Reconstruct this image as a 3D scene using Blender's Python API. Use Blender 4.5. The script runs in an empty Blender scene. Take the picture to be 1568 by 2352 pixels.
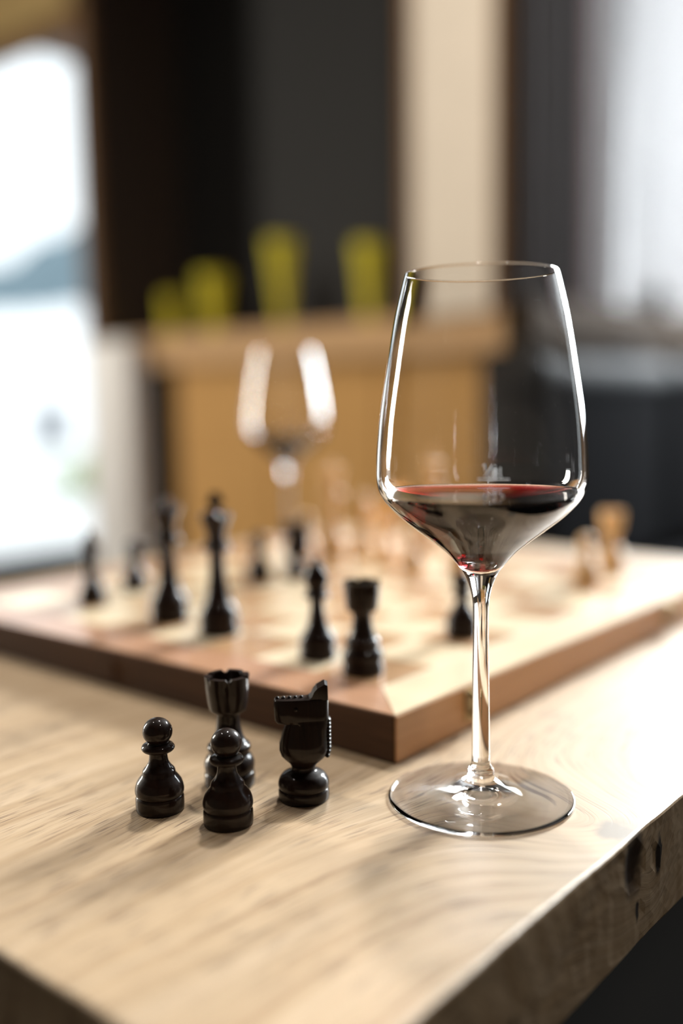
import bpy, bmesh, math, random
from mathutils import Vector, Matrix
random.seed(7)
S = bpy.context.scene
COL = S.collection
ZT = 0.75                      # height of the table top above the floor

# ------------------------------------------------------------------ camera
# axes: x runs along the right edge of the table away from the camera, y to the left, z up
cam_d = bpy.data.cameras.new('camera')
cam = bpy.data.objects.new('camera', cam_d); COL.objects.link(cam)
ANG, PITCH, ROLL = 0.87958, 0.11709, -0.01568
DR = (math.cos(ANG), math.sin(ANG)); DL = (-math.sin(ANG), math.cos(ANG))
def rot(v):                    # camera-aligned horizontal frame -> table frame
    return Vector((v[0]*DR[0]+v[1]*DR[1], v[0]*DL[0]+v[1]*DL[1], v[2]))
fw = rot((0, math.cos(PITCH), -math.sin(PITCH))); ri = rot((1, 0, 0)); up = ri.cross(fw)
c_, s_ = math.cos(ROLL), math.sin(ROLL)
r2 = ri*c_ + up*s_; u2 = up*c_ - ri*s_
cam.matrix_world = Matrix(((r2.x, u2.x, -fw.x, -0.3699), (r2.y, u2.y, -fw.y, -0.2749),
                           (r2.z, u2.z, -fw.z, 0.17626+ZT), (0, 0, 0, 1)))
cam_d.sensor_fit = 'HORIZONTAL'; cam_d.sensor_width = 24.0; cam_d.lens = 35.07
cam_d.clip_start = 0.01; cam_d.clip_end = 500
cam_d.dof.use_dof = True; cam_d.dof.focus_distance = 0.421; cam_d.dof.aperture_fstop = 1.75
S.camera = cam

# ------------------------------------------------------------------ sky, sun, daylight, exposure
W = bpy.data.worlds.new('sky'); S.world = W; W.use_nodes = True
bg = W.node_tree.nodes['Background']
bg.inputs[0].default_value = (0.90, 0.95, 1.0, 1); bg.inputs[1].default_value = 1.7
def light(name, kind, loc, direction, energy, color, **kw):
    d = bpy.data.lights.new(name, kind); d.energy = energy; d.color = color
    for k, v in kw.items(): setattr(d, k, v)
    o = bpy.data.objects.new(name, d); COL.objects.link(o); o.location = loc
    o.rotation_euler = Vector(direction).to_track_quat('-Z', 'Y').to_euler()
    return o
SUN_EL = math.radians(25)
light('sun', 'SUN', (6, 0, 5), (-math.cos(SUN_EL), -0.05, -math.sin(SUN_EL)), 4.3, (1.0, 0.98, 0.95), angle=math.radians(9))
# daylight entering by the tall window at the far end of the room
light('daylight_far_window', 'AREA', (3.72, 0.15, ZT+1.15), (-1, 0, -0.12), 280, (0.91, 0.95, 1.0), shape='RECTANGLE', size=1.5, size_y=1.9)
light('fill_light_left', 'AREA', (-0.27, 5.15, ZT+0.95), (0.1, -1, -0.05), 230, (1.0, 0.91, 0.80), shape='RECTANGLE', size=0.7, size_y=1.9)  # unseen fill lamp, added to brighten pillar and wainscot
for k, (lx, ly) in enumerate(((0.85, 0.50), (-0.25, 1.1), (0.2, -0.9))):   # warm ceiling spots, the one over the table's far end the strongest
    light('ceiling_spot_%d' % k, 'AREA', (lx, ly, 2.93), (0, 0, -1), (27, 8, 8)[k], (1.0, 0.94, 0.86), shape='DISK', size=(0.14, 0.12, 0.12)[k])
S.view_settings.view_transform = 'Standard'; S.view_settings.look = 'None'
S.view_settings.exposure = 0.1; S.view_settings.gamma = 1.0; S.view_settings.use_curve_mapping = False
S.cycles.max_bounces = 14; S.cycles.transmission_bounces = 12; S.cycles.glossy_bounces = 6
S.cycles.diffuse_bounces = 4; S.cycles.transparent_max_bounces = 12
S.cycles.sample_clamp_indirect = 40.0; S.cycles.blur_glossy = 0.6
S.cycles.use_denoising = True

# ------------------------------------------------------------------ node helpers
class N:
    def __init__(s, name):
        s.m = bpy.data.materials.new(name); s.m.use_nodes = True
        s.t = s.m.node_tree; s.b = s.t.nodes['Principled BSDF']; s.out = s.t.nodes['Material Output']
    def add(s, kind, ins=(), **kw):
        n = s.t.nodes.new(kind)
        for k, v in kw.items(): setattr(n, k, v)
        for i, v in (ins.items() if isinstance(ins, dict) else enumerate(ins)): s.put(n.inputs[i], v)
        return n
    def put(s, sock, v):
        if isinstance(v, bpy.types.NodeSocket): s.t.links.new(v, sock)
        elif v is not None: sock.default_value = v
    def M(s, op, *a, clamp=False):
        n = s.add('ShaderNodeMath', a, operation=op); n.use_clamp = clamp; return n.outputs[0]
    def V(s, op, *a):
        n = s.add('ShaderNodeVectorMath', a, operation=op)
        return n.outputs[1] if op in ('LENGTH', 'DISTANCE', 'DOT_PRODUCT') else n.outputs[0]
    def obj(s): return s.add('ShaderNodeTexCoord').outputs['Object']
    def xyz(s, v):
        n = s.add('ShaderNodeSeparateXYZ', (v,)); return n.outputs[0], n.outputs[1], n.outputs[2]
    def vec(s, x, y, z): return s.add('ShaderNodeCombineXYZ', (x, y, z)).outputs[0]
    def noise(s, v, scale=1.0, detail=3.0, rough=0.5):
        return s.add('ShaderNodeTexNoise', {'Vector': v, 'Scale': scale, 'Detail': detail, 'Roughness': rough}).outputs[0]
    def ramp(s, f, stops):
        n = s.add('ShaderNodeValToRGB', (f,)); e = n.color_ramp.elements
        while len(e) < len(stops): e.new(0.5)
        for k, (p, c) in enumerate(stops): e[k].position = p; e[k].color = (*c, 1)
        return n.outputs[0]
    def mix(s, f, a, b, mode='MIX'):
        n = s.t.nodes.new('ShaderNodeMix'); n.data_type = 'RGBA'; n.blend_type = mode
        s.put(n.inputs[0], f); s.put(n.inputs[6], a if not isinstance(a, tuple) else (*a, 1)); s.put(n.inputs[7], b if not isinstance(b, tuple) else (*b, 1))
        return n.outputs[2]
    def bump(s, h, strength=0.3, dist=0.001):
        n = s.add('ShaderNodeBump', {'Strength': strength, 'Distance': dist, 'Height': h}); s.put(s.b.inputs['Normal'], n.outputs[0])
    def set(s, **kw):
        for k, v in kw.items():
            k = k.replace('_', ' ').title().replace('Ior', 'IOR')
            if isinstance(v, tuple): v = (*v, 1)
            s.put(s.b.inputs[k], v)
        return s

def plain(name, color, rough=0.6, var=0.12, scale=30.0, **kw):
    m = N(name); n = m.noise(m.obj(), scale, 4.0)
    dark = tuple(c*(1-var) for c in color); lite = tuple(min(1, c*(1+var)) for c in color)
    m.set(base_color=m.ramp(n, [(0.3, dark), (0.7, lite)]), roughness=rough, **kw)
    return m.m
def wood(name, color, dark, axis='x', freq=160.0, rough=0.45, coat=0.0, coat_rough=0.2, bump=0.15, amount=0.7, spec=0.5):
    m = N(name); o = m.obj(); x, y, z = m.xyz(o)
    if axis == 'x': a, b, c = x, y, z
    elif axis == 'y': a, b, c = y, x, z
    else: a, b, c = z, x, y
    wob = m.M('MULTIPLY', m.noise(o, 6.0, 2.0), 0.02)
    v = m.vec(m.M('MULTIPLY', a, freq*0.04), m.M('MULTIPLY', m.M('ADD', b, wob), freq), m.M('MULTIPLY', c, freq))
    n = m.noise(v, 1.0, 5.0, 0.6)
    f = m.M('MULTIPLY', m.M('SUBTRACT', n, 0.5), 2.2*amount)
    m.set(base_color=m.ramp(m.M('ADD', f, 0.5), [(0.1, dark), (0.9, color)]), roughness=rough)
    m.b.inputs['Specular IOR Level'].default_value = spec
    m.b.inputs['Coat Weight'].default_value = coat; m.b.inputs['Coat Roughness'].default_value = coat_rough
    m.bump(n, bump, 0.0006)
    return m.m

# ---- the oak of the table: one solid 3-D grain that swirls round the knots
KNOTS = [((-0.006, -0.119, 0.0), 0.058, 0.078), ((0.020, -0.121, -0.030), 0.016, 0.018),
         ((0.050, -0.122, -0.018), 0.018, 0.018), ((-0.075, -0.121, -0.020), 0.030, 0.020), ((0.33, -0.10, 0.0), 0.03, 0.03)]
def oak():
    m = N('oak_table_wood'); o = m.obj(); x, y, z = m.xyz(o)
    low = m.M('MULTIPLY', m.M('SUBTRACT', m.noise(m.vec(m.M('MULTIPLY', x, 3.0), m.M('MULTIPLY', y, 7.0), m.M('MULTIPLY', z, 7.0)), 1.0, 2.0), 0.5), 0.05)
    h = m.M('ADD', m.M('ADD', y, m.M('MULTIPLY', z, 0.45)), low)
    for c, s, a in KNOTS:
        d = m.M('DIVIDE', m.V('DISTANCE', o, c), s)
        g = m.M('EXPONENT', m.M('MULTIPLY', m.M('MULTIPLY', d, d), -1.0))
        h = m.M('ADD', h, m.M('MULTIPLY', g, a))
    bands = m.noise(m.vec(m.M('MULTIPLY', h, 190.0), m.M('MULTIPLY', x, 3.0), 0.0), 1.0, 4.0, 0.55)
    fine = m.noise(m.vec(m.M('MULTIPLY', h, 900.0), m.M('MULTIPLY', x, 18.0), m.M('MULTIPLY', z, 60.0)), 1.0, 2.0, 0.6)
    pores = m.noise(m.vec(m.M('MULTIPLY', h, 1700.0), m.M('MULTIPLY', x, 50.0), m.M('MULTIPLY', z, 300.0)), 1.0, 1.0)
    pore = m.ramp(pores, [(0.34, (0, 0, 0)), (0.42, (1, 1, 1))])
    col = m.ramp(bands, [(0.25, (0.35, 0.225, 0.12)), (0.42, (0.49, 0.345, 0.20)), (0.56, (0.56, 0.41, 0.255)), (0.75, (0.63, 0.48, 0.325))])
    col = m.mix(m.M('MULTIPLY', m.ramp(fine, [(0.35, (1, 1, 1)), (0.6, (0, 0, 0))]), 0.28), col, (0.30, 0.16, 0.06))
    porec = m.M('SUBTRACT', 1.0, pore)
    patch = m.ramp(m.noise(o, 14.0, 2.0), [(0.35, (0.25, 0.25, 0.25)), (0.6, (1, 1, 1))])
    col = m.mix(m.M('MULTIPLY', m.M('MULTIPLY', porec, 0.92), patch), col, (0.10, 0.045, 0.016))
    # the knots themselves: dark hearts of their own shape
    wob = m.V('ADD', o, m.V('SCALE', m.V('SUBTRACT', m.add('ShaderNodeTexNoise', {'Vector': o, 'Scale': 60.0, 'Detail': 3.0}).outputs[1], (0.5, 0.5, 0.5)), None))
    wob.node.inputs[1].links[0].from_node.inputs['Scale'].default_value = 0.012
    for c, sc, r, dk in [((-0.004, -0.125, -0.013), (1.0, 1.0, 0.62), 0.0095, (0.045, 0.024, 0.012)),
                         ((-0.004, -0.114, 0.003), (0.7, 1.0, 1.0), 0.0085, (0.22, 0.17, 0.12)),
                         ((0.0205, -0.121, -0.0175), (2.4, 1.0, 0.75), 0.0062, (0.02, 0.011, 0.006)),
                         ((0.001, -0.121, -0.034), (2.3, 1.0, 0.9), 0.0050, (0.02, 0.011, 0.006)),
                         ((-0.100, -0.121, -0.030), (1.0, 1.0, 0.9), 0.0030, (0.10, 0.055, 0.022))]:
        d = m.V('LENGTH', m.V('MULTIPLY', m.V('SUBTRACT', wob, c), sc))
        f = m.add('ShaderNodeMapRange', {0: d, 1: r*0.75, 2: r*1.15, 3: 1.0, 4: 0.0}).outputs[0]
        col = m.mix(f, col, dk)
    m.set(base_color=col, roughness=m.M('ADD', m.M('MULTIPLY', fine, 0.10), 0.44))
    m.b.inputs['Specular IOR Level'].default_value = 0.5
    m.b.inputs['Coat Weight'].default_value = 0.55; m.b.inputs['Coat Roughness'].default_value = 0.55; m.b.inputs['Coat IOR'].default_value = 1.6
    hgt = m.M('ADD', m.M('MULTIPLY', fine, 0.5), m.M('MULTIPLY', pore, 0.8))
    m.bump(hgt, 0.14, 0.0003)
    return m.m

def glass_mat():
    m = N('clear_glass').set(base_color=(1, 1, 1), roughness=0.0, ior=1.5)
    m.b.inputs['Transmission Weight'].default_value = 1.0
    return m.m
def wine_mat():
    m = N('red_wine')
    g = m.add('ShaderNodeBsdfGlass', {'Color': (1, 1, 1, 1), 'Roughness': 0.0, 'IOR': 1.34})
    v = m.add('ShaderNodeVolumeAbsorption', {'Color': (0.72, 0.045, 0.075, 1), 'Density': 330.0})
    m.t.links.new(g.outputs[0], m.out.inputs['Surface']); m.t.links.new(v.outputs[0], m.out.inputs['Volume'])
    m.t.nodes.remove(m.b); return m.m
def pane_mat():
    m = N('window_pane_glass')
    fr = m.add('ShaderNodeFresnel', {'IOR': 1.45}).outputs[0]
    back = m.add('ShaderNodeNewGeometry').outputs['Backfacing']
    fr = m.M('MULTIPLY', fr, m.M('SUBTRACT', 1.0, back))       # one reflection per pane, at its outer skin
    t = m.add('ShaderNodeBsdfTransparent', {'Color': (0.97, 0.985, 0.98, 1)}); g = m.add('ShaderNodeBsdfGlossy', {'Roughness': 0.01})
    x = m.add('ShaderNodeMixShader', (fr, t.outputs[0], g.outputs[0])); m.t.links.new(x.outputs[0], m.out.inputs[0])
    m.t.nodes.remove(m.b); return m.m
def sheer_mat():
    m = N('sheer_white_voile'); n = m.noise(m.obj(), 90.0, 2.0)
    col = m.ramp(n, [(0.3, (0.49, 0.48, 0.48)), (0.7, (0.56, 0.55, 0.55))])
    d = m.add('ShaderNodeBsdfDiffuse', {'Color': col}); t = m.add('ShaderNodeBsdfTranslucent', {'Color': col})
    a = m.add('ShaderNodeMixShader', (0.72, d.outputs[0], t.outputs[0])); tr = m.add('ShaderNodeBsdfTransparent')
    b = m.add('ShaderNodeMixShader', (0.05, a.outputs[0], tr.outputs[0])); m.t.links.new(b.outputs[0], m.out.inputs[0])
    m.t.nodes.remove(m.b); return m.m

OAK = oak(); GLASS = glass_mat(); WINE = wine_mat(); PANE = pane_mat(); SHEER = sheer_mat()
FROST = plain('frosted_white_print', (0.86, 0.86, 0.88), 0.6, 0.03)
BLACKP = wood('dark_stained_chess_wood', (0.020, 0.008, 0.004), (0.006, 0.003, 0.002), 'z', 500, 0.5, 0.45, 0.05, 0.12)
BLACKP.node_tree.nodes['Principled BSDF'].inputs['Specular IOR Level'].default_value = 0.08
PALEP = wood('pale_boxwood', (0.88, 0.60, 0.31), (0.74, 0.44, 0.18), 'z', 400, 0.42, 0.25, 0.2, 0.1)
BOARD_SHADED = wood('board_edge_wood_shaded', (0.115, 0.054, 0.025), (0.06, 0.028, 0.013), 'y', 220, 0.55, 0.0, 0.3, 0.1, spec=0.2)  # near side of the board: its shade is put into the colour
BOARD_LIT = wood('board_edge_wood_lit', (0.74, 0.40, 0.18), (0.60, 0.30, 0.12), 'x', 220, 0.5, 0.1, 0.3, 0.1)  # same wood, lighter: light on the right side put into the colour
REDB = wood('reddish_border_veneer', (0.56, 0.31, 0.18), (0.45, 0.225, 0.12), 'y', 250, 0.42, 0.9, 0.22, 0.04)
REDX = wood('reddish_border_veneer_long', (0.56, 0.31, 0.18), (0.45, 0.225, 0.12), 'x', 250, 0.42, 0.9, 0.22, 0.04)
LIGHTSQ = wood('maple_square_veneer', (0.90, 0.76, 0.54), (0.82, 0.66, 0.44), 'x', 220, 0.42, 0.9, 0.22, 0.04)
DARKSQ = wood('walnut_square_veneer', (0.56, 0.34, 0.17), (0.42, 0.22, 0.10), 'x', 220, 0.42, 0.9, 0.22, 0.04)
BRASS = plain('brass', (0.34, 0.25, 0.12), 0.35, 0.06, metallic=1.0)

# ------------------------------------------------------------------ object helpers
def link(name, me, mat=None, parent=None, smooth=False, loc=None):
    if mat and not me.materials: me.materials.append(mat)
    if smooth:
        for p in me.polygons: p.use_smooth = True
    o = bpy.data.objects.new(name, me); COL.objects.link(o)
    if parent: o.parent = parent
    if loc: o.location = loc
    return o
def tag(o, label=None, cat=None, group=None, kind=None):
    if label: o['label'] = label
    if cat: o['category'] = cat
    if group: o['group'] = group
    if kind: o['kind'] = kind
    return o
def thing(name, loc, label, cat, group=None, rz=0.0):
    o = bpy.data.objects.new(name, None); COL.objects.link(o); o.location = loc; o.rotation_euler.z = rz
    o.empty_display_size = 0.05
    return tag(o, label, cat, group)
def struct(o): o['kind'] = 'structure'; return o
def bm_mesh(bm, name='mesh'):
    bmesh.ops.recalc_face_normals(bm, faces=bm.faces)
    me = bpy.data.meshes.new(name); bm.to_mesh(me); bm.free(); return me
def box(name, x0, x1, y0, y1, z0, z1, mat, parent=None, bevel=0.0, seg=2, cuts=0):
    bm = bmesh.new(); bmesh.ops.create_cube(bm, size=1)
    for v in bm.verts:
        v.co = Vector(((x0+x1)/2+v.co.x*(x1-x0), (y0+y1)/2+v.co.y*(y1-y0), (z0+z1)/2+v.co.z*(z1-z0)))
    if bevel: bmesh.ops.bevel(bm, geom=list(bm.edges), offset=bevel, segments=seg, affect='EDGES', profile=0.5)
    return link(name, bm_mesh(bm, name), mat, parent)
def lathe(prof, seg=64, cap0=True, cap1=True, name='lathe', recalc=True):
    """prof: (r, z) from bottom to top; r == 0 gives a pole."""
    vs, fs, rings = [], [], []
    for r, z in prof:
        if r <= 1e-9: rings.append([len(vs)]); vs.append((0, 0, z))
        else:
            rings.append(list(range(len(vs), len(vs)+seg)))
            vs += [(r*math.cos(2*math.pi*k/seg), r*math.sin(2*math.pi*k/seg), z) for k in range(seg)]
    for a, b in zip(rings, rings[1:]):
        for k in range(seg):
            k2 = (k+1) % seg
            if len(a) == 1 and len(b) == 1: continue
            if len(a) == 1: fs.append((a[0], b[k2], b[k]))
            elif len(b) == 1: fs.append((a[k], a[k2], b[0]))
            else: fs.append((a[k], a[k2], b[k2], b[k]))
    if cap0 and len(rings[0]) > 1: fs.append(tuple(reversed(rings[0])))
    if cap1 and len(rings[-1]) > 1: fs.append(tuple(rings[-1]))
    me = bpy.data.meshes.new(name); me.from_pydata(vs, [], fs); me.update()
    return me
def spline(pts, n=6):
    """Catmull-Rom through (r, z) points."""
    out = []; P = [pts[0]]+list(pts)+[pts[-1]]
    for i in range(1, len(P)-2):
        p0, p1, p2, p3 = P[i-1], P[i], P[i+1], P[i+2]
        for k in range(n):
            t = k/n
            out.append(tuple(max(0.0, 0.5*((2*p1[j])+(-p0[j]+p2[j])*t+(2*p0[j]-5*p1[j]+4*p2[j]-p3[j])*t*t+(-p0[j]+3*p1[j]-3*p2[j]+p3[j])*t**3)) if j == 0
                             else 0.5*((2*p1[j])+(-p0[j]+p2[j])*t+(2*p0[j]-5*p1[j]+4*p2[j]-p3[j])*t*t+(-p0[j]+3*p1[j]-3*p2[j]+p3[j])*t**3) for j in (0, 1)))
    out.append(tuple(pts[-1])); return out
def tube(path, r, seg=8, name='tube'):
    bm = bmesh.new(); rings = []
    for i, p in enumerate(path):
        p = Vector(p); d = (Vector(path[min(i+1, len(path)-1)])-Vector(path[max(i-1, 0)])).normalized()
        a = d.orthogonal().normalized() if i == 0 else (a - d*a.dot(d)).normalized()
        b = d.cross(a)
        rings.append([bm.verts.new(p+(a*math.cos(2*math.pi*k/seg)+b*math.sin(2*math.pi*k/seg))*r) for k in range(seg)])
    for A, B in zip(rings, rings[1:]):
        for k in range(seg): bm.faces.new((A[k], A[(k+1) % seg], B[(k+1) % seg], B[k]))
    bm.faces.new(rings[0]); bm.faces.new(rings[-1])
    return bm_mesh(bm, name)
def children(o): return [c for c in bpy.data.objects if c.parent == o]
def copy_tree(o, parent=None):
    c = o.copy(); COL.objects.link(c); c.parent = parent
    for ch in children(o): copy_tree(ch, c)
    return c

# ================================================================== SETTING
FLOORW = wood('dark_floor_wood', (0.006, 0.0055, 0.005), (0.004, 0.004, 0.004), 'x', 40, 1.0, spec=0.0)
WALLP = plain('warm_plaster', (0.09, 0.075, 0.06), 0.9)
DARKW = plain('charcoal_wall_paint', (0.016, 0.015, 0.0145), 0.85)
BROWNW = wood('dark_brown_panel', (0.050, 0.030, 0.020), (0.028, 0.018, 0.013), 'z', 60, 0.6)
OCHRE = wood('ochre_oak_panel', (0.66, 0.37, 0.13), (0.50, 0.27, 0.09), 'y', 60, 0.7, spec=0.1)
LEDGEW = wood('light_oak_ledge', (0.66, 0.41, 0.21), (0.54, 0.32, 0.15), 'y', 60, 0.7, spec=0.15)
LEDGE_DARK = wood('darkened_oak_ledge', (0.034, 0.020, 0.009), (0.024, 0.013, 0.006), 'x', 60, 0.8, spec=0.05)  # right-hand ledge oak, colour darkened to offset the far window's light
TANW = wood('tan_ceiling_wood', (0.40, 0.28, 0.12), (0.31, 0.21, 0.085), 'y', 40, 0.8, spec=0.1)
FRAMEW = wood('window_frame_wood', (0.22, 0.12, 0.06), (0.15, 0.08, 0.04), 'z', 80, 0.7, spec=0.15)
WHITEP = plain('white_paint', (0.78, 0.75, 0.73), 0.5, 0.03)
BEIGE = plain('beige_plaster', (0.80, 0.69, 0.56), 0.8, 0.05)

ZC = 2.95                      # ceiling height
struct(box('floor', -3.0, 3.55, -3.0, 5.0, -0.1, 0.0, FLOORW))
struct(box('ceiling', -3.0, 3.55, -3.0, 5.0, ZC, ZC+0.1, BROWNW))
# back wall with the niche, x = 2.03; beyond y = 2.87 the tall window
struct(box('wall_back', 2.10, 2.20, 1.12, 2.87, 0.0, ZT+0.28, OCHRE))          # below the ledge
struct(box('wall_niche', 2.44, 2.54, 1.12, 2.95, 0.0, ZC, DARKW))
struct(box('wall_niche_side', 2.03, 2.44, 2.87, 2.93, 0.0, ZC, BROWNW))
struct(box('wall_right', 2.03, 2.42, 1.12, 1.20, 0.0, ZC, DARKW))               # behind the dark curtain
struct(box('wall_right_below', 2.42, 3.5, 1.12, 1.20, 0.0, ZT+0.38, OCHRE))
struct(box('wall_right_above', 2.42, 3.5, 1.12, 1.20, ZT+2.0, ZC, WALLP))
struct(box('wall_left', -3.0, -0.70, 4.9, 5.0, 0.0, ZC, WALLP))
struct(box('wall_left_corner', 0.10, 2.03, 4.9, 5.0, 0.0, ZC, WALLP))
struct(box('wall_left_below', -0.70, 0.10, 4.9, 5.0, 0.0, 0.35, WALLP))
struct(box('wall_left_above', -0.70, 0.10, 4.9, 5.0, ZT+1.9, ZC, WALLP))
struct(box('wall_rear', -3.1, -3.0, -3.0, 5.0, 0.0, ZC, WALLP))
struct(box('wall_front', -3.0, 3.5, -3.1, -3.0, 0.0, ZC, WALLP))
# far wall (out of frame) with the tall window the light comes through
struct(box('wall_far', 3.5, 3.6, -3.0, -0.60, 0.0, ZC, WALLP))
struct(box('wall_far_corner', 3.5, 3.6, 0.95, 1.2, 0.0, ZC, WALLP))
struct(box('wall_far_below', 3.5, 3.6, -0.60, 0.95, 0.0, ZT+0.18, WALLP))
struct(box('wall_far_above', 3.5, 3.6, -0.60, 0.95, ZT+2.12, ZC, WALLP))
def window(name, axis, c, a0, a1, z0, z1, mullions, t=0.05):
    r = bpy.data.objects.new(name, None); COL.objects.link(r); r['kind'] = 'structure'
    def part(nm, p0, p1, q0, q1, d, mat):
        if axis == 'x': return box(nm, c-d, c+d, p0, p1, q0, q1, mat, r, 0.003 if d > 0.01 else 0)
        return box(nm, p0, p1, c-d, c+d, q0, q1, mat, r, 0.003 if d > 0.01 else 0)
    part('window_stile', a0, a0+t, z0, z1, 0.03, FRAMEW); part('window_stile', a1-t, a1, z0, z1, 0.03, FRAMEW)
    part('window_rail', a0+t, a1-t, z0, z0+t, 0.03, FRAMEW); part('window_rail', a0+t, a1-t, z1-t, z1, 0.03, FRAMEW)
    xs = [a0+t]+list(mullions)+[a1-t]
    for m_ in mullions: part('mullion', m_-t/2, m_+t/2, z0+t, z1-t, 0.03, FRAMEW)
    for p, q in zip(xs, xs[1:]): part('pane', p+(t/2 if p in mullions else 0), q-(t/2 if q in mullions else 0), z0+t, z1-t, 0.003, PANE)
    return r
window('window_1', 'x', 2.06, 2.94, 4.9, 0.02, ZT+1.60, [4.2])
struct(box('trim_window_head', 1.98, 2.14, 2.93, 4.9, ZT+1.60, ZC, TANW))
window('window_2', 'y', 1.16, 2.42, 3.5, ZT+0.38, ZT+2.0, [])
window('window_3', 'x', 3.55, -0.60, 0.95, ZT+0.18, ZT+2.12, [0.17])
window('fill_window', 'y', 4.95, -0.70, 0.10, 0.35, ZT+1.9, [])  # added, unseen window that lets the left fill light in
# tall brown edge board of the window
struct(box('trim_window_edge', 1.985, 2.03, 2.868, 2.905, ZT+0.36, ZC, FRAMEW, None, 0.003))

# pillar with wooden edge boards, standing on the wainscot
pl = bpy.data.objects.new('trim_pillar', None); COL.objects.link(pl); pl['kind'] = 'structure'
box('pillar_core', 1.985, 2.10, 1.135, 1.40, ZT+0.395, ZC, BEIGE, pl)
box('edge_board', 1.975, 2.10, 1.40, 1.425, ZT+0.395, ZC, wood('golden_edge_wood', (0.22, 0.11, 0.035), (0.15, 0.07, 0.025), 'z', 60, 0.5), pl, 0.003)
box('edge_board', 1.975, 2.10, 1.115, 1.135, ZT+0.395, ZC, bpy.data.materials['golden_edge_wood'], pl, 0.003)
bpy.data.materials['golden_edge_wood'].node_tree.nodes['Principled BSDF'].inputs['Specular IOR Level'].default_value = 0.15
# ledge: thick planks round the corner
lg = bpy.data.objects.new('trim_ledge', None); COL.objects.link(lg); lg['kind'] = 'structure'
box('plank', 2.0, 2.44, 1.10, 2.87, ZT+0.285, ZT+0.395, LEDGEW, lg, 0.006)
box('plank', 2.0, 3.5, 0.99, 1.10, ZT+0.32, ZT+0.42, LEDGE_DARK, lg, 0.006)
# wainscot panels under the ledge (their joints recessed)
wc = bpy.data.objects.new('trim_wainscot', None); COL.objects.link(wc); wc['kind'] = 'structure'
ys = [1.12, 1.56, 2.02, 2.48]
for a, b in zip(ys, ys[1:]): box('panel', 2.04, 2.10, a+0.004, b-0.004, 0.0, ZT+0.285, OCHRE, wc, 0.004)
box('panel', 2.06, 2.10, 2.484, 2.67, 0.0, ZT+0.285, BROWNW, wc, 0.003)['label'] = 'dark brown narrow panel'
xs = [2.04, 2.40, 2.77, 3.14, 3.49]
for a, b in zip(xs, xs[1:]): box('panel', a+0.003, b-0.003, 1.06, 1.12, 0.0, ZT+0.32, LEDGE_DARK, wc, 0.004)
# white post between window and wainscot
struct(box('trim_white_post', 1.93, 2.02, 2.62, 2.865, 0.0, ZT+0.385, WHITEP, None, 0.006))

# ================================================================== OUTSIDE
SNOW = plain('snow', (0.86, 0.87, 0.88), 0.8, 0.03, 2.0)
TERR = plain('frosty_terrace_stone', (0.66, 0.67, 0.68), 0.7, 0.08, 6.0)
tg = box('outside_terrace_ground', 2.16, 12.0, 2.4, 30.0, -0.2, -0.03, TERR); struct(tg)
def ridge(name, p0, p1, n, base, hf, depth, mat, rows=8):
    bm = bmesh.new(); a = Vector(p0); b = Vector(p1); d = (b-a).normalized(); nrm = Vector((-d.y, d.x, 0)); grid = []
    if nrm.x < 0: nrm = -nrm
    for j in range(rows+1):
        row = []
        for i in range(n+1):
            t = i/n; s = j/rows
            h = base+(hf(t)-base)*math.sin(min(1.0, s*1.0)*math.pi/2)*(1 if s < 0.999 else 1)
            row.append(bm.verts.new(a+(b-a)*t+nrm*depth*s+Vector((0, 0, h+0.04*abs(hf(t))*random.uniform(-1, 1)*(s > 0.1)))))
        grid.append(row)
    for j in range(rows):
        for i in range(n): bm.faces.new((grid[j][i], grid[j][i+1], grid[j+1][i+1], grid[j+1][i]))
    o = link(name, bm_mesh(bm, name), mat, None, True); return o
# snowfield rising to a slope, wooded blue mountains behind
sf = ridge('snow_field', (12, -60, 0), (12, 190, 0), 60, -0.25, lambda t: 12.8+0.8*math.sin(9*t), 80, SNOW, 20)
struct(sf)
MOUNT = plain('hazy_blue_forest', (0.15, 0.215, 0.25), 0.9, 0.15, 0.08)
mt = ridge('outside_mountains', (98, -60, 0), (98, 330, 0), 80, 0.0, lambda t: 39+3.0*math.sin(13*t)+1.5*math.sin(31*t), 60, MOUNT, 10)
tag(mt, 'low blue wooded mountain range far behind the snowy field', 'mountain')
t = thing('outside_planter', (11.4, 16.9, -0.03), 'low grey stone trough on the terrace outside the left window', 'planter', None, 0.9)
box('body', -0.65, 0.65, -0.3, 0.3, 0, 0.85, plain('grey_stone', (0.30, 0.31, 0.33), 0.9, 0.15, 8), t, 0.02)
box('rim', -0.70, 0.70, -0.35, 0.35, 0.80, 0.88, plain('pale_stone', (0.45, 0.46, 0.48), 0.9, 0.1, 8), t, 0.02)
box('snow_cap', -0.62, 0.62, -0.27, 0.27, 0.87, 0.98, SNOW, t, 0.04, 4)
sh = thing('outside_shrub', (5.6, 8.0, -0.03), 'pale green low shrub on the terrace outside the left window', 'shrub')
bm = bmesh.new()
for k in range(260):
    a = random.uniform(0, 6.283); rr = abs(random.gauss(0, 0.28)); zz = abs(random.gauss(0.18, 0.12))
    c = Vector((rr*math.cos(a), rr*math.sin(a), zz)); n = Vector((random.gauss(0, 1), random.gauss(0, 1), random.gauss(0, 1))).normalized()
    u = n.orthogonal().normalized()*0.05; w = n.cross(u)*0.5
    bm.faces.new([bm.verts.new(c+u), bm.verts.new(c+w), bm.verts.new(c-u), bm.verts.new(c-w)])
lf = link('leaves', bm_mesh(bm, 'leaves'), plain('frosted_green_leaf', (0.45, 0.55, 0.30), 0.7), sh); lf['kind'] = 'stuff'
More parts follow.
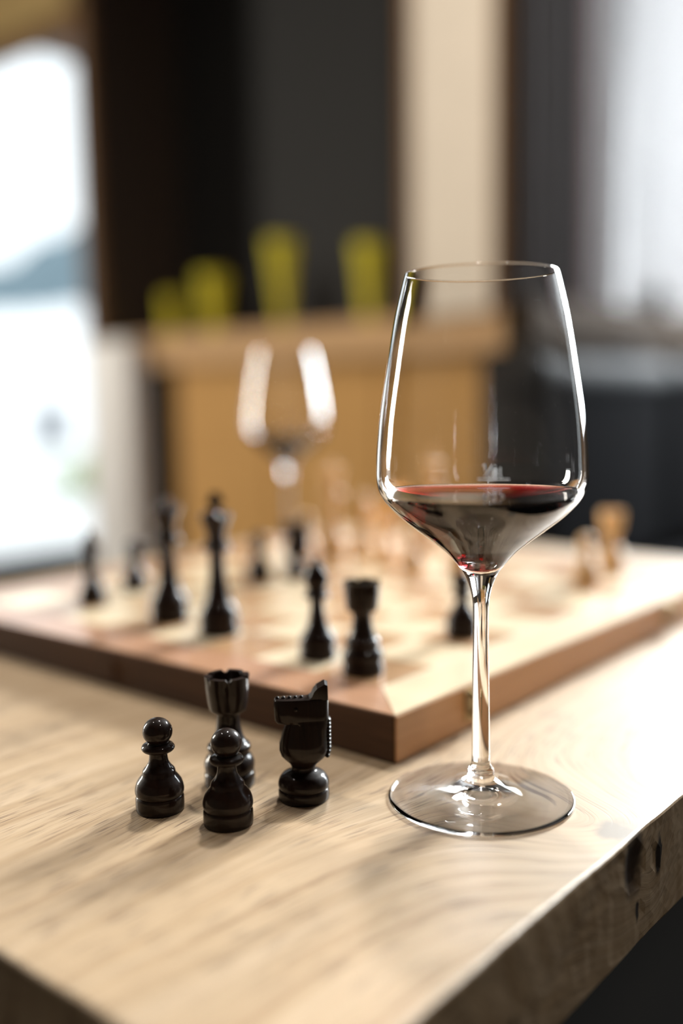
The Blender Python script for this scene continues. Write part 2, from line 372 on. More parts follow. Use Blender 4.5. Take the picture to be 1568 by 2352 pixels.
for k in range(5):
    a = k*1.3; link('stem', tube([(0, 0, 0), (0.12*math.cos(a), 0.12*math.sin(a), 0.15), (0.25*math.cos(a), 0.25*math.sin(a), 0.26)], 0.008, 6), FRAMEW, sh)

# ================================================================== CURTAINS, BENCH, VASES
def drape(name, x0, x1, y, z0, z1, waves, amp, mat, thick, lean=0.0, parent=None):
    nx, nz = waves*14, 30; vs, fs = [], []
    for side in (0, 1):
        for j in range(nz+1):
            s = j/nz; z = z0+(z1-z0)*s
            for i in range(nx+1):
                t = i/nx; ph = t*waves*2*math.pi
                xx = x0+(x1-x0)*t+lean*(s-0.5)*t
                yy = y+amp*(0.65+0.35*(1-s))*math.sin(ph+0.6*math.sin(2.1*t*waves))+0.004*math.sin(5*ph)+side*thick
                vs.append((xx, yy, z))
    n1 = (nx+1)*(nz+1)
    for j in range(nz):
        for i in range(nx):
            a = j*(nx+1)+i
            fs.append((a, a+1, a+nx+2, a+nx+1))
            if thick: fs.append((n1+a, n1+a+nx+1, n1+a+nx+2, n1+a+1))
    if not thick: vs = vs[:n1]
    me = bpy.data.meshes.new(name); me.from_pydata(vs, [], fs); me.update()
    return link(name, me, mat, parent, True)
DARKC = plain('dark_brown_velvet', (0.024, 0.018, 0.017), 0.9, 0.2, 60)
PLUM = plain('mauve_brown_velvet', (0.22, 0.14, 0.14), 0.9, 0.1, 60)
t = thing('dark_curtain', (0, 0, 0), 'dark brown curtain hanging right of the pillar', 'curtain')
drape('curtain_cloth', 1.985, 2.36, 1.070, ZT+0.43, ZC-0.06, 5, 0.016, DARKC, 0.003, 0, t)
drape('curtain_lining', 2.365, 2.41, 1.07, ZT+0.43, ZC-0.06, 2, 0.010, PLUM, 0.003, 0, t)['label'] = 'mauve edge strip of the curtain'
t = thing('sheer_curtain', (0, 0, 0), 'sheer white curtain with long folds in the window on the right', 'curtain')
drape('curtain_cloth', 2.42, 2.68, 1.09, ZT+0.43, ZC-0.06, 4, 0.026, SHEER, 0.004, 0.10, t)
drape('curtain_cloth', 2.70, 3.46, 1.085, ZT+0.43, ZC-0.06, 8, 0.020, SHEER, 0, 0.0, t)
t = thing('curtain_rod', (0, 0, 0), 'thin dark rod holding the curtains above the right window', 'curtain rod')
link('rod', tube([(2.05, 1.085, ZC-0.045), (3.48, 1.085, ZC-0.045)], 0.008), DARKW, t)
for x in (2.06, 3.47): link('bracket', tube([(x, 1.085, ZC-0.045), (x, 1.125, ZC-0.045)], 0.006), DARKW, t)

LEATH = plain('black_leather', (0.016, 0.016, 0.017), 0.9, 0.15, 80)
LEATH.node_tree.nodes['Principled BSDF'].inputs['Specular IOR Level'].default_value = 0.0
SHEEN_LEATH = plain('sheen_toned_leather', (0.024, 0.025, 0.027), 0.65, 0.15, 80)  # lighter leather: sheen of the backrest top put into the material
SHEEN_LEATH.node_tree.nodes['Principled BSDF'].inputs['Specular IOR Level'].default_value = 0.04
bn = thing('bench', (0, 0, 0), 'black leather upholstered bench behind the right side of the table', 'bench')
def rbox(name, x0, x1, y0, y1, z0, z1, r, mat, parent): return box(name, x0, x1, y0, y1, z0, z1, mat, parent, r, 6)
for a, b in ((1.72, 2.46), (2.465, 3.40)):
    o = rbox('back_cushion', a, b, 0.83, 0.94, ZT-0.30, ZT+0.245, 0.055, LEATH, bn)
    for p in o.data.polygons: p.use_smooth = True
    o = rbox('seat_cushion', a, b, 0.40, 0.83, ZT-0.42, ZT-0.29, 0.035, LEATH, bn)
    for p in o.data.polygons: p.use_smooth = True
for a, b in ((1.72, 2.46), (2.465, 3.40)):  # roll added to carry the sheen along the backrest top
    o = rbox('sheen_roll', a, b, 0.815, 0.925, ZT+0.165, ZT+0.262, 0.045, SHEEN_LEATH, bn); o['label'] = 'added grey-black roll for the sheen along the backrest top'
    for p in o.data.polygons: p.use_smooth = True
box('plinth', 1.74, 3.38, 0.44, 0.98, 0.0, ZT-0.42, BROWNW, bn, 0.004)

OLIVE = plain('olive_green_glaze', (0.66, 0.56, 0.015), 0.75, 0.1)
def vase(y, x, h, r1, r0, label):
    t = thing('green_vase', (x, y, ZT+0.395), label, 'vase', 'olive green vases on the ledge in the dark niche')
    th = 0.004
    prof = [(0, 0), (r0*0.96, 0), (r0, 0.004)]+[(r0+(r1-r0)*(k/8)**1.3, 0.004+(h-0.004)*k/8) for k in range(1, 9)]
    inner = [(r-th, z) for r, z in reversed(prof[2:])]; inner[-1] = (r0-th, 0.012)
    link('body', lathe(prof+inner+[(0, 0.012)], 40, False, False), OLIVE, t, True)
    rim = [(r1*math.cos(a), r1*math.sin(a), h) for a in [2*math.pi*k/40 for k in range(41)]]
    link('rim', tube(rim, 0.004, 6), OLIVE, t, True)
vase(2.66, 2.19, 0.16, 0.034, 0.024, 'smallest olive green vase, leftmost in the dark niche')
vase(2.41, 2.17, 0.215, 0.056, 0.030, 'broad olive green vase, second from the left in the niche')
vase(2.07, 2.17, 0.30, 0.052, 0.018, 'tallest olive green vase, slender foot, third from the left')
vase(1.69, 2.16, 0.25, 0.048, 0.022, 'rightmost olive green vase, nearest the pale pillar')
t = thing('dark_pot', (2.86, 1.040, ZT+0.42), 'small dark brown pot on the ledge before the sheer curtain', 'pot')
link('body', lathe([(0, 0), (0.024, 0), (0.030, 0.02), (0.034, 0.05), (0.022, 0.075)], 32, False, True), DARKC, t, True)
link('lid', lathe([(0.023, 0.075), (0.022, 0.082), (0.008, 0.092), (0.006, 0.098), (0.009, 0.104), (0, 0.11)], 32, True, False), DARKC, t, True)
t = thing('dark_cushion', (2.24, 0.880, ZT+0.264), 'small round dark brown cushion on top of the black bench', 'cushion')
link('cover', lathe(spline([(0, 0), (0.035, 0.002), (0.050, 0.022), (0.036, 0.045), (0, 0.05)]), 32, False, False), DARKC, t, True)
link('button', lathe([(0, 0.049), (0.007, 0.050), (0.006, 0.053), (0, 0.054)], 16, False, False), DARKC, t, True)

# ================================================================== TABLE
tb = thing('table', (0, 0, ZT), 'thick solid oak table with a knotty edge under the chess board', 'table')
X0, X1, Y0, Y1, TH = -0.2085, 0.6485, -0.121, 0.578, 0.0495
def slab():
    bm = bmesh.new(); nx, ny = 170, 60
    import mathutils.noise as mn
    prof = [(-1, -TH), (-0.9, -TH)]
    per = []           # perimeter points, counter-clockwise
    def wob(x, y, k): return mn.noise(Vector((x*38+k, y*38, 3.1)))*0.0006+mn.noise(Vector((x*150, y*150+k, 1.7)))*0.00022
    for i in range(nx): x = X0+(X1-X0)*i/nx; per.append((x, Y0, 0, -1))
    for i in range(ny): y = Y0+(Y1-Y0)*i/ny; per.append((X1, y, 1, 0))
    for i in range(nx): x = X1-(X1-X0)*i/nx; per.append((x, Y1, 0, 1))
    for i in range(ny): y = Y1-(Y1-Y0)*i/ny; per.append((X0, y, -1, 0))
    levels = [(0.0014, 0.0), (0.0004, -0.0005), (0.0, -0.0014)]+[(0.0, -0.0014-(TH-0.0028)*k/10) for k in range(1, 10)]+[(0.0, -TH+0.0014), (0.0006, -TH+0.0004), (0.0018, -TH)]
    rings = []
    for k, (ins, z) in enumerate(levels):
        ring = []
        for x, y, nx_, ny_ in per:
            w = wob(x, y, 0 if k < 3 else k*0.35)
            # inset toward centre so the corners stay closed
            xx = min(max(x, X0+ins), X1-ins); yy = min(max(y, Y0+ins), Y1-ins)
            chip = 0.0
            if ny_ == -1 and k >= 2:      # the knot voids on the near right edge
                for cx, cz, rx, rz, dp in ((-0.004, -0.013, 0.009, 0.012, 0.0016), (0.0205, -0.0175, 0.0028, 0.009, 0.0022), (0.001, -0.034, 0.0024, 0.006, 0.0018)):
                    q = ((x-cx)/rx)**2+((z-cz)/rz)**2
                    if q < 1: chip = max(chip, dp*(1-q))
            ring.append(bm.verts.new((xx+nx_*(w-chip), yy+ny_*(w-chip), z)))
        rings.append(ring)
    n = len(per)
    for A, B in zip(rings, rings[1:]):
        for i in range(n): bm.faces.new((A[i], B[i], B[(i+1) % n], A[(i+1) % n]))
    bm.faces.new(rings[0]); bm.faces.new(list(reversed(rings[-1])))
    return bm_mesh(bm, 'slab')
sl = link('tabletop', slab(), OAK, tb)
for x in (X0+0.07, X1-0.07):
    for y in (Y0+0.07, Y1-0.07): box('leg', x-0.03, x+0.03, y-0.03, y+0.03, -ZT, -TH, OAK, tb, 0.003)
for y in (Y0+0.07, Y1-0.07): box('apron', X0+0.10, X1-0.10, y-0.01, y+0.01, -TH-0.08, -TH, OAK, tb)

# ================================================================== CHESS BOARD
L, BT, BR, SQ = 0.443, 0.0245, 0.0335, 0.047
cb = thing('chess_board', (0, 0, ZT), 'folding wooden chess board with brass clasps lying open on the oak table', 'chess board')
e = 0.0012
def ring_half(y0, y1, open_side):
    """one half of the folding box: four side walls seen as one body"""
    return box('box_half', 0, L, y0, y1, 0.0006, BT-0.0012, BOARD_SHADED, cb, 0.0008)
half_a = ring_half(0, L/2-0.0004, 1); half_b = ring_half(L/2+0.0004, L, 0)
# thin side rails, the long ones with grain along x and a lit tone
box('side_rail', 0.0, L, -0.0006, 0.004, 0.0006, BT-0.0010, BOARD_LIT, cb, 0.0006)
box('side_rail', 0.0, L, L-0.004, L+0.0006, 0.0006, BT-0.0010, BOARD_LIT, cb, 0.0006)
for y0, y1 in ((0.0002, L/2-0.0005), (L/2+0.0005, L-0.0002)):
    box('side_rail', -0.0007, 0.004, y0, y1, 0.0006, BT-0.0010, BOARD_SHADED, cb, 0.0006)
    box('side_rail', L-0.004, L+0.0007, y0, y1, 0.0006, BT-0.0010, BOARD_SHADED, cb, 0.0006)
# mitred border strips
def strip(pts, mat):
    bm = bmesh.new()
    a = [bm.verts.new((x, y, BT-0.0012)) for x, y in pts]; b = [bm.verts.new((x, y, BT-0.0002)) for x, y in pts]
    n = len(pts); bm.faces.new(b); bm.faces.new(list(reversed(a)))
    for i in range(n): bm.faces.new((a[i], a[(i+1) % n], b[(i+1) % n], b[i]))
    return link('border_strip', bm_mesh(bm, 'strip'), mat, cb)
g = 0.0003; h2 = L/2
strip([(0, 0), (L, 0), (L-BR, BR-g), (BR, BR-g)], LIGHTSQ)
strip([(BR, L-BR+g), (L-BR, L-BR+g), (L, L), (0, L)], REDX)
for ya, yb in ((0, h2-g), (h2+g, L)):
    if ya == 0:
        strip([(0, g), (BR-g, BR), (BR-g, yb), (0, yb)], REDB); strip([(L, g), (L, yb), (L-BR+g, yb), (L-BR+g, BR)], REDB)
    else:
        strip([(0, ya), (BR-g, ya), (BR-g, L-BR), (0, L-g)], REDB); strip([(L, ya), (L, L-g), (L-BR+g, L-BR), (L-BR+g, ya)], REDB)
bmq = bmesh.new(); bmesh.ops.create_cube(bmq, size=1)
for v in bmq.verts: v.co = Vector((v.co.x*(SQ-0.0003), v.co.y*(SQ-0.0003), v.co.z*0.0011))
bmesh.ops.bevel(bmq, geom=[ed for ed in bmq.edges if ed.verts[0].co.z > 0 and ed.verts[1].co.z > 0], offset=0.0002, segments=1, affect='EDGES')
sq_l = bm_mesh(bmq, 'square'); sq_d = sq_l.copy()
sq_l.materials.append(LIGHTSQ); sq_d.materials.append(DARKSQ)
for i in range(8):
    for j in range(8):
        o = bpy.data.objects.new('square', sq_d if (i+j) % 2 == 0 else sq_l); COL.objects.link(o); o.parent = cb
        o.location = (BR+SQ*(i+.5), BR+SQ*(j+.5), BT-0.0006)
# two brass clasps on the right-hand side, hinges on the seam's far side
for cx in (0.066, 0.334):
    c = box('clasp', cx-0.006, cx+0.006, -0.0014, -0.0006, 0.005, BT-0.003, BRASS, cb, 0.0003)
    link('hook', tube([(cx, -0.002, 0.008), (cx, -0.0042, 0.010), (cx, -0.0048, 0.014), (cx, -0.0040, 0.018), (cx, -0.002, 0.020)], 0.0016, 8), BRASS, c, True)
    link('knob', lathe([(0, 0), (0.0028, 0.0004), (0.0034, 0.0018), (0.0022, 0.0034), (0, 0.004)], 20, False, False), BRASS, c, True, (cx, -0.006, 0.0165))
for cx in (-0.0012,):
    for z in (0.012,): box('hinge', -0.0016, -0.0006, L/2-0.008, L/2+0.008, 0.004, 0.018, BOARD_SHADED, cb, 0.0002)

# ================================================================== CHESS PIECES
ZB = ZT+BT
def seg_parts(parts, mat, root, seg=48):
    for nm, prof, c0, c1 in parts: link(nm, lathe(prof, seg, c0, c1), mat, root, True)
def ball(r, zc, n=12, rz=None, a0=-90):
    rz = rz or r; return [(max(0, r*math.cos(math.radians(a0+(90-a0)*k/n))), zc+rz*math.sin(math.radians(a0+(90-a0)*k/n))) for k in range(n+1)]
def base_part(rb, h, rg):   # felted turned base disc up to the groove
    return [(rb*0.95, 0), (rb*0.99, 0.0006), (rb, h*0.35), (rb*0.995, h*0.8), (rb*0.965, h*0.96), (rg, h)]
def pawn(mat, label, group, k=1.0, loc=(0, 0, 0)):
    t = thing('chess_pawn', loc, label, 'chess piece', group)
    seg_parts([('base', base_part(.0104, .0070, .0098), True, True),
               ('body', spline([(.0098, .0068), (.0104, .0080), (.0104, .0100), (.0097, .0125), (.0084, .0145), (.0073, .0160), (.0068, .0178), (.0054, .0195), (.0043, .0215), (.0039, .0240), (.0041, .0258)]), True, True),
               ('collar', spline([(.0044, .0256), (.0062, .0262), (.0071, .0274), (.0066, .0287), (.0052, .0296)]), True, True),
               ('head', [(.0050, .0294)]+ball(.0064, .0346, 14, .0060, -52), True, False)], mat, t)
    t.scale = (k, k, k); return t
def rook(mat, label, group, loc=(0, 0, 0), k=1.0):
    t = thing('chess_rook', loc, label, 'chess piece', group)
    seg_parts([('base', base_part(.0115, .0065, .0106), True, True),
               ('body', spline([(.0106, .0063), (.0113, .0078), (.0114, .0105), (.0105, .0130), (.0092, .0146), (.0090, .0158)])+spline([(.0092, .0160), (.0099, .0172), (.0096, .0188), (.0082, .0200), (.0068, .0225), (.0058, .0260), (.0053, .0300), (.0054, .0330), (.0060, .0342)]), True, True)], mat, t)
    # turret: hollow cup with six notches
    seg = 60; vs, fs = [], []
    def rr(z): return 0.0084+(z-0.036)*0.115
    prof_o = [(.0060, .0340), (.0074, .0346), (.0084, .0353), (.0086, .0365)]+[(rr(z)+.0004, z) for z in (.039, .043, .046)]+[(.0099, .0478)]
    top = .0512
    rings = []
    for r, z in prof_o: rings.append([(r, z)]*seg)
    def notch(kk): return (kk % 10) in (8, 9)
    rings.append([((.0102 if not notch(q) else .0099), (top if not notch(q) else .0500)) for q in range(seg)])
    rings.append([((.0076), (top if not notch(q) else .0500)) for q in range(seg)])
    rings.append([(.0072, .0470)]*seg); rings.append([(.0060, .0440)]*seg); rings.append([(.0020, .0430)]*seg)
    for ring in rings:
        for q, (r, z) in enumerate(ring):
            a = 2*math.pi*q/seg; vs.append((r*math.cos(a), r*math.sin(a), z))
    for j in range(len(rings)-1):
        for q in range(seg):
            q2 = (q+1) % seg; fs.append((j*seg+q, j*seg+q2, (j+1)*seg+q2, (j+1)*seg+q))
    fs.append(tuple(reversed(range(seg)))); fs.append(tuple((len(rings)-1)*seg+q for q in range(seg)))
    me = bpy.data.meshes.new('turret'); me.from_pydata(vs, [], fs); me.update()
    o = link('turret', me, mat, t, True)
    for p in me.polygons:
        if p.center.z > 0.0475: p.use_smooth = False
    t.scale = (k, k, k); return t
def bishop(mat, label, group, loc=(0, 0, 0), k=1.0):
    t = thing('chess_bishop', loc, label, 'chess piece', group)
    seg_parts([('base', base_part(.0110, .0070, .0102), True, True),
               ('body', spline([(.0102, .0068), (.0109, .0085), (.0106, .0115), (.0090, .0145), (.0074, .0165), (.0070, .0180), (.0056, .0210), (.0045, .0260), (.0040, .0310), (.0042, .0350)]), True, True),
               ('collar', spline([(.0046, .0348), (.0070, .0356), (.0076, .0366), (.0068, .0378), (.0052, .0386), (.0062, .0392), (.0058, .0402), (.0046, .0406)]), True, True)], mat, t)
    prof = spline([(.0044, .0404), (.0062, .0430), (.0070, .0462), (.0064, .0500), (.0044, .0535), (.0020, .0556), (.0012, .0560)])
    me = lathe(prof, 48, True, True)
    # the slanting cut of the mitre, pressed into the surface
    n = Vector((0.62, 0, 0.78)).normalized()
    for v in me.vertices:
        d = (v.co-Vector((0.004, 0, 0.0500))).dot(n)
        if v.co.x > 0.0 and abs(d) < 0.0011: v.co.x *= 0.62; v.co.y *= 0.80
    link('head', me, mat, t, True)
    link('finial', lathe(ball(.0019, .0573), 24, False, False), mat, t, True)
    t.scale = (k, k, k); return t
def knight(mat, label, group, loc, rz, k=1.0):
    t = thing('chess_knight', loc, label, 'chess piece', group, rz)
    seg_parts([('base', base_part(.0112, .0052, .0106), True, True),
               ('pedestal', spline([(.0106, .0050), (.0112, .0064), (.0108, .0090), (.0092, .0112), (.0070, .0124), (.0056, .0132), (.0052, .0146), (.0056, .0156)]), True, True)], mat, t)
    # horse: cross-sections (z, x front, x back, half width, squareness)
    secs = [(.0146, -.0050, .0052, .0050, 2), (.0160, -.0056, .0062, .0054, 2), (.0180, -.0078, .0086, .0066, 2.2), (.0200, -.0096, .0104, .0072, 2.4), (.0225, -.0104, .0110, .0074, 2.5),
            (.0255, -.0103, .0110, .0070, 2.6), (.0285, -.0094, .0108, .0064, 2.8), (.0315, -.0084, .0109, .0058, 3.2), (.0338, -.0074, .0111, .0055, 3.6), (.0350, -.0068, .0112, .0053, 3.4),
            (.0352, -.0112, .0112, .0052, 4), (.0362, -.0120, .0113, .0052, 4.5), (.0392, -.0123, .0113, .0050, 4.5), (.0425, -.0124, .0113, .0048, 4.5), (.0446, -.0122, .0113, .0046, 4.5), (.0455, -.0118, .0112, .0043, 4.5)]
    seg = 40; vs, fs = [], []
    for z, xf, xb, w, n in secs:
        c = (xf+xb)/2; a = (xb-xf)/2
        for q in range(seg):
            th = 2*math.pi*q/seg; cx, sy = math.cos(th), math.sin(th)
            f = (abs(cx)**n+abs(sy)**n)**(-1/n)
            vs.append((c+a*f*cx, w*f*sy, z))
    for j in range(len(secs)-1):
        for q in range(seg): fs.append((j*seg+q, j*seg+(q+1) % seg, (j+1)*seg+(q+1) % seg, (j+1)*seg+q))
    fs.append(tuple(reversed(range(seg)))); fs.append(tuple((len(secs)-1)*seg+q for q in range(seg)))
    me = bpy.data.meshes.new('horse'); me.from_pydata(vs, [], fs); me.update()
    o = link('head_and_neck', me, mat, t, True)
    bv = o.modifiers.new('bevel', 'BEVEL'); bv.width = 0.0005; bv.segments = 2; bv.limit_method = 'ANGLE'; bv.angle_limit = math.radians(50)
    # ears: a wedge rising at the back of the head, notched down to the brow
    for s in (-1, 1):
        bm = bmesh.new()
        P = [(.0005, .0450), (.0030, .0457), (.0040, .0475), (.0050, .0496), (.0064, .0512), (.0098, .0530), (.0111, .0524), (.0112, .0450)]
        y0, y1 = s*0.0002, s*0.0040
        A = [bm.verts.new((x, y0, z)) for x, z in P]; B = [bm.verts.new((x*0.97+0.0002, y1, z-(0.0010 if z > .047 else 0))) for x, z in P]
        bm.faces.new(A); bm.faces.new(B)
        for i in range(len(P)): bm.faces.new((A[i], A[(i+1) % len(P)], B[(i+1) % len(P)], B[i]))
        link('ear', bm_mesh(bm, 'ear'), mat, t)
    # nostril grooves and eye
    for s in (-1, 1):
        link('eye', lathe(ball(.0011, 0, 8), 16, False, False), mat, t, True, (-.0030, s*.0046, .0415))
    for q in range(5):
        link('browband_bead', lathe(ball(.0009, 0, 6), 12, False, False), mat, t, True, (-.0108+q*0.0026, 0.0, .0457))
    # mane: a row of carved beads down the back
    for q in range(10):
        z = .0352-q*0.00175; x = .0112 if z > .022 else .0112-(.022-z)*0.25
        bd_ = link('mane_bead', lathe(ball(.0013, 0, 8), 16, False, False), mat, t, True, (x, 0, z)); bd_.scale.y = 2.6
    t.scale = (k, k, k); return t
def queen(mat, label, group, loc, k=1.0):
    t = thing('chess_queen', loc, label, 'chess piece', group)
    seg_parts([('base', base_part(.0128, .0085, .0120), True, True),
               ('body', spline([(.0120, .0083), (.0127, .0105), (.0120, .0145), (.0100, .0180), (.0085, .0200), (.0080, .0225), (.0066, .0270), (.0054, .0340), (.0048, .0410), (.0048, .0480), (.0054, .0510)]), True, True),
               ('collar', spline([(.0056, .0508), (.0088, .0518), (.0094, .0530), (.0082, .0545), (.0064, .0552), (.0076, .0560), (.0072, .0572), (.0056, .0578)]), True, True),
               ('crown', spline([(.0054, .0576), (.0062, .0620), (.0078, .0670), (.0094, .0712), (.0100, .0726), (.0090, .0730), (.0074, .0722), (.0050, .0735), (.0022, .0750)]), True, True),
               ('finial', ball(.0030, .0772), False, False)], mat, t)
    for q in range(9):
        a = 2*math.pi*q/9; link('coronet_bead', lathe(ball(.0014, 0, 6), 12, False, False), mat, t, True, (.0094*math.cos(a), .0094*math.sin(a), .0730))
    t.scale = (k, k, k); return t
def king(mat, label, group, loc, k=1.0):
    t = thing('chess_king', loc, label, 'chess piece', group)
    seg_parts([('base', base_part(.0132, .0090, .0124), True, True),
               ('body', spline([(.0124, .0088), (.0131, .0112), (.0124, .0152), (.0104, .0190), (.0088, .0212), (.0083, .0236), (.0069, .0285), (.0056, .0360), (.0050, .0435), (.0050, .0510), (.0056, .0540)]), True, True),
               ('collar', spline([(.0058, .0538), (.0090, .0548), (.0097, .0560), (.0084, .0576), (.0066, .0584), (.0078, .0592), (.0074, .0604), (.0058, .0610)]), True, True),
               ('crown', spline([(.0056, .0608), (.0066, .0660), (.0082, .0712), (.0098, .0752), (.0102, .0766), (.0092, .0776), (.0060, .0796), (.0030, .0808), (.0022, .0812)]), True, True)], mat, t)
    bm = bmesh.new()
    P = [(-.0016, .0808), (.0016, .0808), (.0014, .0845), (.0050, .0832), (.0052, .0882), (.0016, .0870), (.0028, .0915), (-.0028, .0915), (-.0016, .0870), (-.0052, .0882), (-.0050, .0832), (-.0014, .0845)]
    A = [bm.verts.new((x, -.0022, z)) for x, z in P]; B = [bm.verts.new((x, .0022, z)) for x, z in P]
    bm.faces.new(A); bm.faces.new(B)
    for i in range(12): bm.faces.new((A[i], A[(i+1) % 12], B[(i+1) % 12], B[i]))
    link('cross', bm_mesh(bm, 'cross'), mat, t); t.scale = (k, k, k); return t

# the four taken pieces on the table, in front of the board
def at(X, Y, z=ZT):            # a spot measured beside the glass, turned into the table's axes
    X += 0.03430; Y -= 0.04099
    return (X*DR[0]+Y*DR[1], X*DL[0]+Y*DL[1], z)
GT = 'dark captured pieces on the table before the board'
pawn(BLACKP, 'dark pawn on the table, leftmost of the captured pieces', GT, 1.0, at(-.1384, -.0066))
pawn(BLACKP, 'dark pawn on the table, nearest the camera, in front of the rook', GT, 1.0, at(-.1073, -.0219))
rook(BLACKP, 'dark rook on the table half hidden behind the nearest pawn', GT, at(-.1113, .0204))
kn_rz = math.atan2(-math.sin(ANG)*1.0, math.cos(ANG))   # side-on to the camera, nose to the left
knight(BLACKP, 'dark knight on the table facing left, beside the board corner', GT, at(-.0768, .0031), kn_rz+0.10)
# dark pieces on the board
GB = 'dark pieces standing on the chess board'
rook(BLACKP, 'dark rook at the near corner of the board', GB, (.048, .0574, ZB))
bishop(BLACKP, 'dark bishop on the board, directly left of the corner rook', GB, (.0576, .0983, ZB))
king(BLACKP, 'dark king with a cross, tallest dark piece on the board', GB, (.0646, .1886, ZB))
queen(BLACKP, 'dark queen with a beaded crown, left of the dark king', GB, (.071, .2439, ZB), 1.06)
bishop(BLACKP, 'dark bishop alone at the left end of the near row', GB, (.0735, .3330, ZB), 0.95)
pawn(BLACKP, 'dark pawn on the board, half behind the glass stem', GB, 1.0, (.1500, .0585, ZB))
pawn(BLACKP, 'small dark pawn between the left bishop and the dark queen', GB, 1.0, (.1270, .3500, ZB))
pawn(BLACKP, 'small dark pawn right of the dark king, mid board', GB, 1.0, (.2109, .2950, ZB))
knight(BLACKP, 'dark knight in mid board behind the near bishop', GB, (.2438, .2830, ZB), kn_rz)
# pale pieces
GW = 'pale wooden pieces on the far side of the board'
queen(PALEP, 'pale queen just right of the blurred far glass stem', GW, (.3428, .3258, ZB), 1.12)
bishop(PALEP, 'pale bishop right of the pale queen', GW, (.3511, .2956, ZB), 1.08)
king(PALEP, 'pale king seen through the big wine glass', GW, (.4000, .2580, ZB), 1.05)
pawn(PALEP, 'pale pawn left of the big glass bowl, nearest the pale bishop', GW, 1.0, (.3284, .2531, ZB))
pawn(PALEP, 'pale pawn close beneath the left curve of the glass bowl', GW, 1.0, (.3207, .2179, ZB))
pawn(PALEP, 'pale pawn just left of the glass stem top', GW, 1.0, (.3350, .1800, ZB))
knight(PALEP, 'pale knight behind the pale pawns', GW, (.3900, .3000, ZB), kn_rz)
pawn(PALEP, 'pale pawn between the far glass stem and the pale queen', GW, 1.0, (.3335, .3533, ZB))
pawn(PALEP, 'pale pawn near the right edge, in front of the pale rook', GW, 1.0, (.3472, .0700, ZB))
rook(PALEP, 'pale rook near the far right corner of the board', GW, (.4150, .0800, ZB))

# ================================================================== WINE GLASSES
# outer profile (r, z): foot, stem, bowl
foot_u = [(0.0, .0030), (.006, .0028), (.014, .0012), (.026, .0006), (.0370, .0003), (.0394, .0002)]
foot_o = spline([(.0394, .0002), (.0402, .0005), (.0404, .0009), (.0401, .0013), (.0385, .0016), (.0300, .0026), (.0200, .0044), (.0130, .0064), (.0085, .0078), (.0062, .0092)], 6)
stem_o = spline([(.0062, .0092), (.0059, .0112), (.0056, .0132), (.0046, .0148), (.0041, .0165), (.0039, .0220), (.0038, .0350), (.0036, .0550), (.0033, .0750), (.0034, .0850), (.0040, .0905), (.0054, .0955), (.0075, .1000)], 8)
bowl_o = spline([(.0075, .1000), (.0100, .1035), (.0145, .1085), (.0205, .1135), (.0270, .1185), (.0345, .1245), (.0400, .1302), (.0430, .1350), (.0442, .1402), (.0443, .1450), (.0438, .1540), (.0424, .1680), (.0396, .1860), (.0362, .2060), (.0330, .2200), (.0317, .2248)], 10)

bowl_i_up = spline([(0.0001, .1018), (.0040, .1028), (.0085, .1062), (.0135, .1104), (.0195, .1150), (.0262, .1198), (.0336, .1256), (.0389, .1310), (.0418, .1356), (.0431, .1404), (.0432, .1450), (.0428, .1540), (.0415, .1680), (.0388, .1860), (.0354, .2060), (.0322, .2200), (.0309, .2248)], 10)
SEG = 128
me_foot = lathe(foot_u+foot_o[1:], SEG, False, False, 'foot'); me_stem = lathe(stem_o, SEG, False, False, 'stem')
bi = list(reversed(bowl_i_up)); bi[-1] = (0.0, .1018)
me_bowl = lathe(bowl_o+[(.0316, .2252), (.0313, .2254), (.0310, .2252)]+bi, SEG, False, False, 'bowl')
WZ = .1338                     # wine level
def r_at(prof, z):
    for (r0, z0), (r1, z1) in zip(prof, prof[1:]):
        if z0 <= z <= z1: return r0+(r1-r0)*(z-z0)/(z1-z0+1e-12)
wp = [(r+.00012, z-.00010) for r, z in bowl_i_up if z < WZ-.0016]
rw = r_at(bowl_i_up, WZ)
wine_prof = [(0.0, .1016)]+[p for p in wp if p[0] > .0006]+[(r_at(bowl_i_up, WZ-.0008)+.00012, WZ-.0009), (rw+.0001, WZ+.0004), (rw-.0006, WZ+.0001), (rw-.0016, WZ-.0002), (rw-.003, WZ-.0003), (rw*0.6, WZ-.0003), (0.0, WZ-.0003)]
me_wine = lathe(wine_prof, SEG, False, False, 'wine')
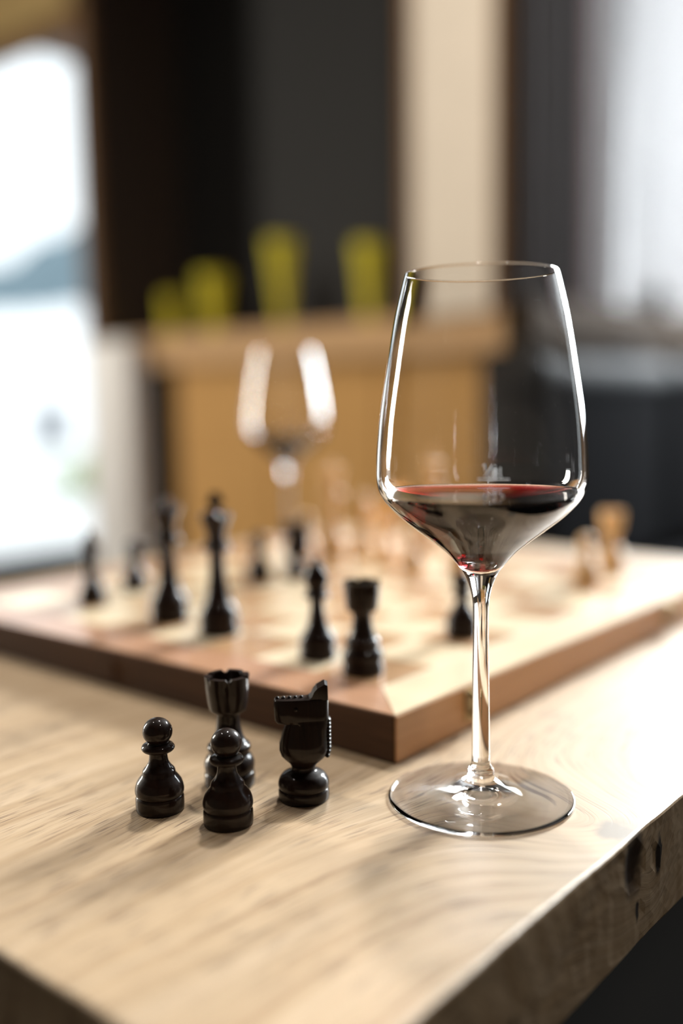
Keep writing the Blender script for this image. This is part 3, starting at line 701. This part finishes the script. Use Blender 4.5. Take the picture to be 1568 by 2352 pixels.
def wine_glass(loc, label, wlabel, marks):
    t = thing('wine_glass', loc, label, 'wine glass', None)
    for nm, me in (('foot', me_foot), ('stem', me_stem), ('bowl', me_bowl)): link(nm, me, GLASS, t, True)
    w = link('red_wine', me_wine, WINE, None, True, loc); tag(w, wlabel, 'wine')
    return t
GX, GY, _ = at(0.0007, 0.0)
gl = wine_glass((GX, GY, ZT), 'tall clear wine glass in the foreground by the table edge', 'red wine in the foreground wine glass', True)
G2 = at(-.1185, .700)
wine_glass((G2[0], G2[1], ZT), 'clear wine glass out of focus behind the chess board', 'red wine in the blurred wine glass behind the board', False)
# the fill mark "1/8 l" over a bar, printed on the far side of the bowl
def on_bowl(u, z, front=False, off=0.00012):
    """u: metres sideways as the camera sees it; z: height"""
    r = r_at(bowl_o, z)+off; phi = math.asin(max(-1, min(1, u/r)))
    vx, vy = math.sin(phi)*r, math.cos(phi)*r*(-1 if front else 1)
    p = rot((vx, vy, 0)); return (p.x, p.y, z)
fm = bpy.data.objects.new('fill_mark', None); COL.objects.link(fm); fm.parent = gl
U0, ZM = 0.0116, .1359
def stroke(pts, nm, r=.00032, front=False):
    path = []
    for (a, b), (c, d) in zip(pts, pts[1:]):
        n = max(2, int(math.hypot(c-a, d-b)/.0008))
        path += [(a+(c-a)*k/n, b+(d-b)*k/n) for k in range(n)]
    path.append(pts[-1])
    return link(nm, tube([on_bowl(U0+u, z, front) for u, z in path], r, 6), FROST, fm, True)
stroke([(-.0072, ZM), (.0072, ZM)], 'line', .00042)
stroke([(-.0046, ZM+.0058), (-.0036, ZM+.0068), (-.0036, ZM+.0034)], 'digit_one')
stroke([(-.0040, ZM+.0010), (-.0004, ZM+.0058)], 'slash')
def loop(cx, cz, rx, rz, n=14): return [(cx+rx*math.cos(2*math.pi*k/n), cz+rz*math.sin(2*math.pi*k/n)) for k in range(n+1)]
stroke(loop(.0010, ZM+.0018, .0010, .0010), 'digit_eight'); stroke(loop(.0010, ZM+.0036, .0008, .0008), 'digit_eight')
stroke([(.0034, ZM+.0052), (.0034, ZM+.0012), (.0040, ZM+.0009)], 'letter_l')
U0 = 0.0
for u in (-.0030, 0, .0030): stroke(loop(u-.0012, .1368, .0006, .0006, 8), 'dot', .00040, True)
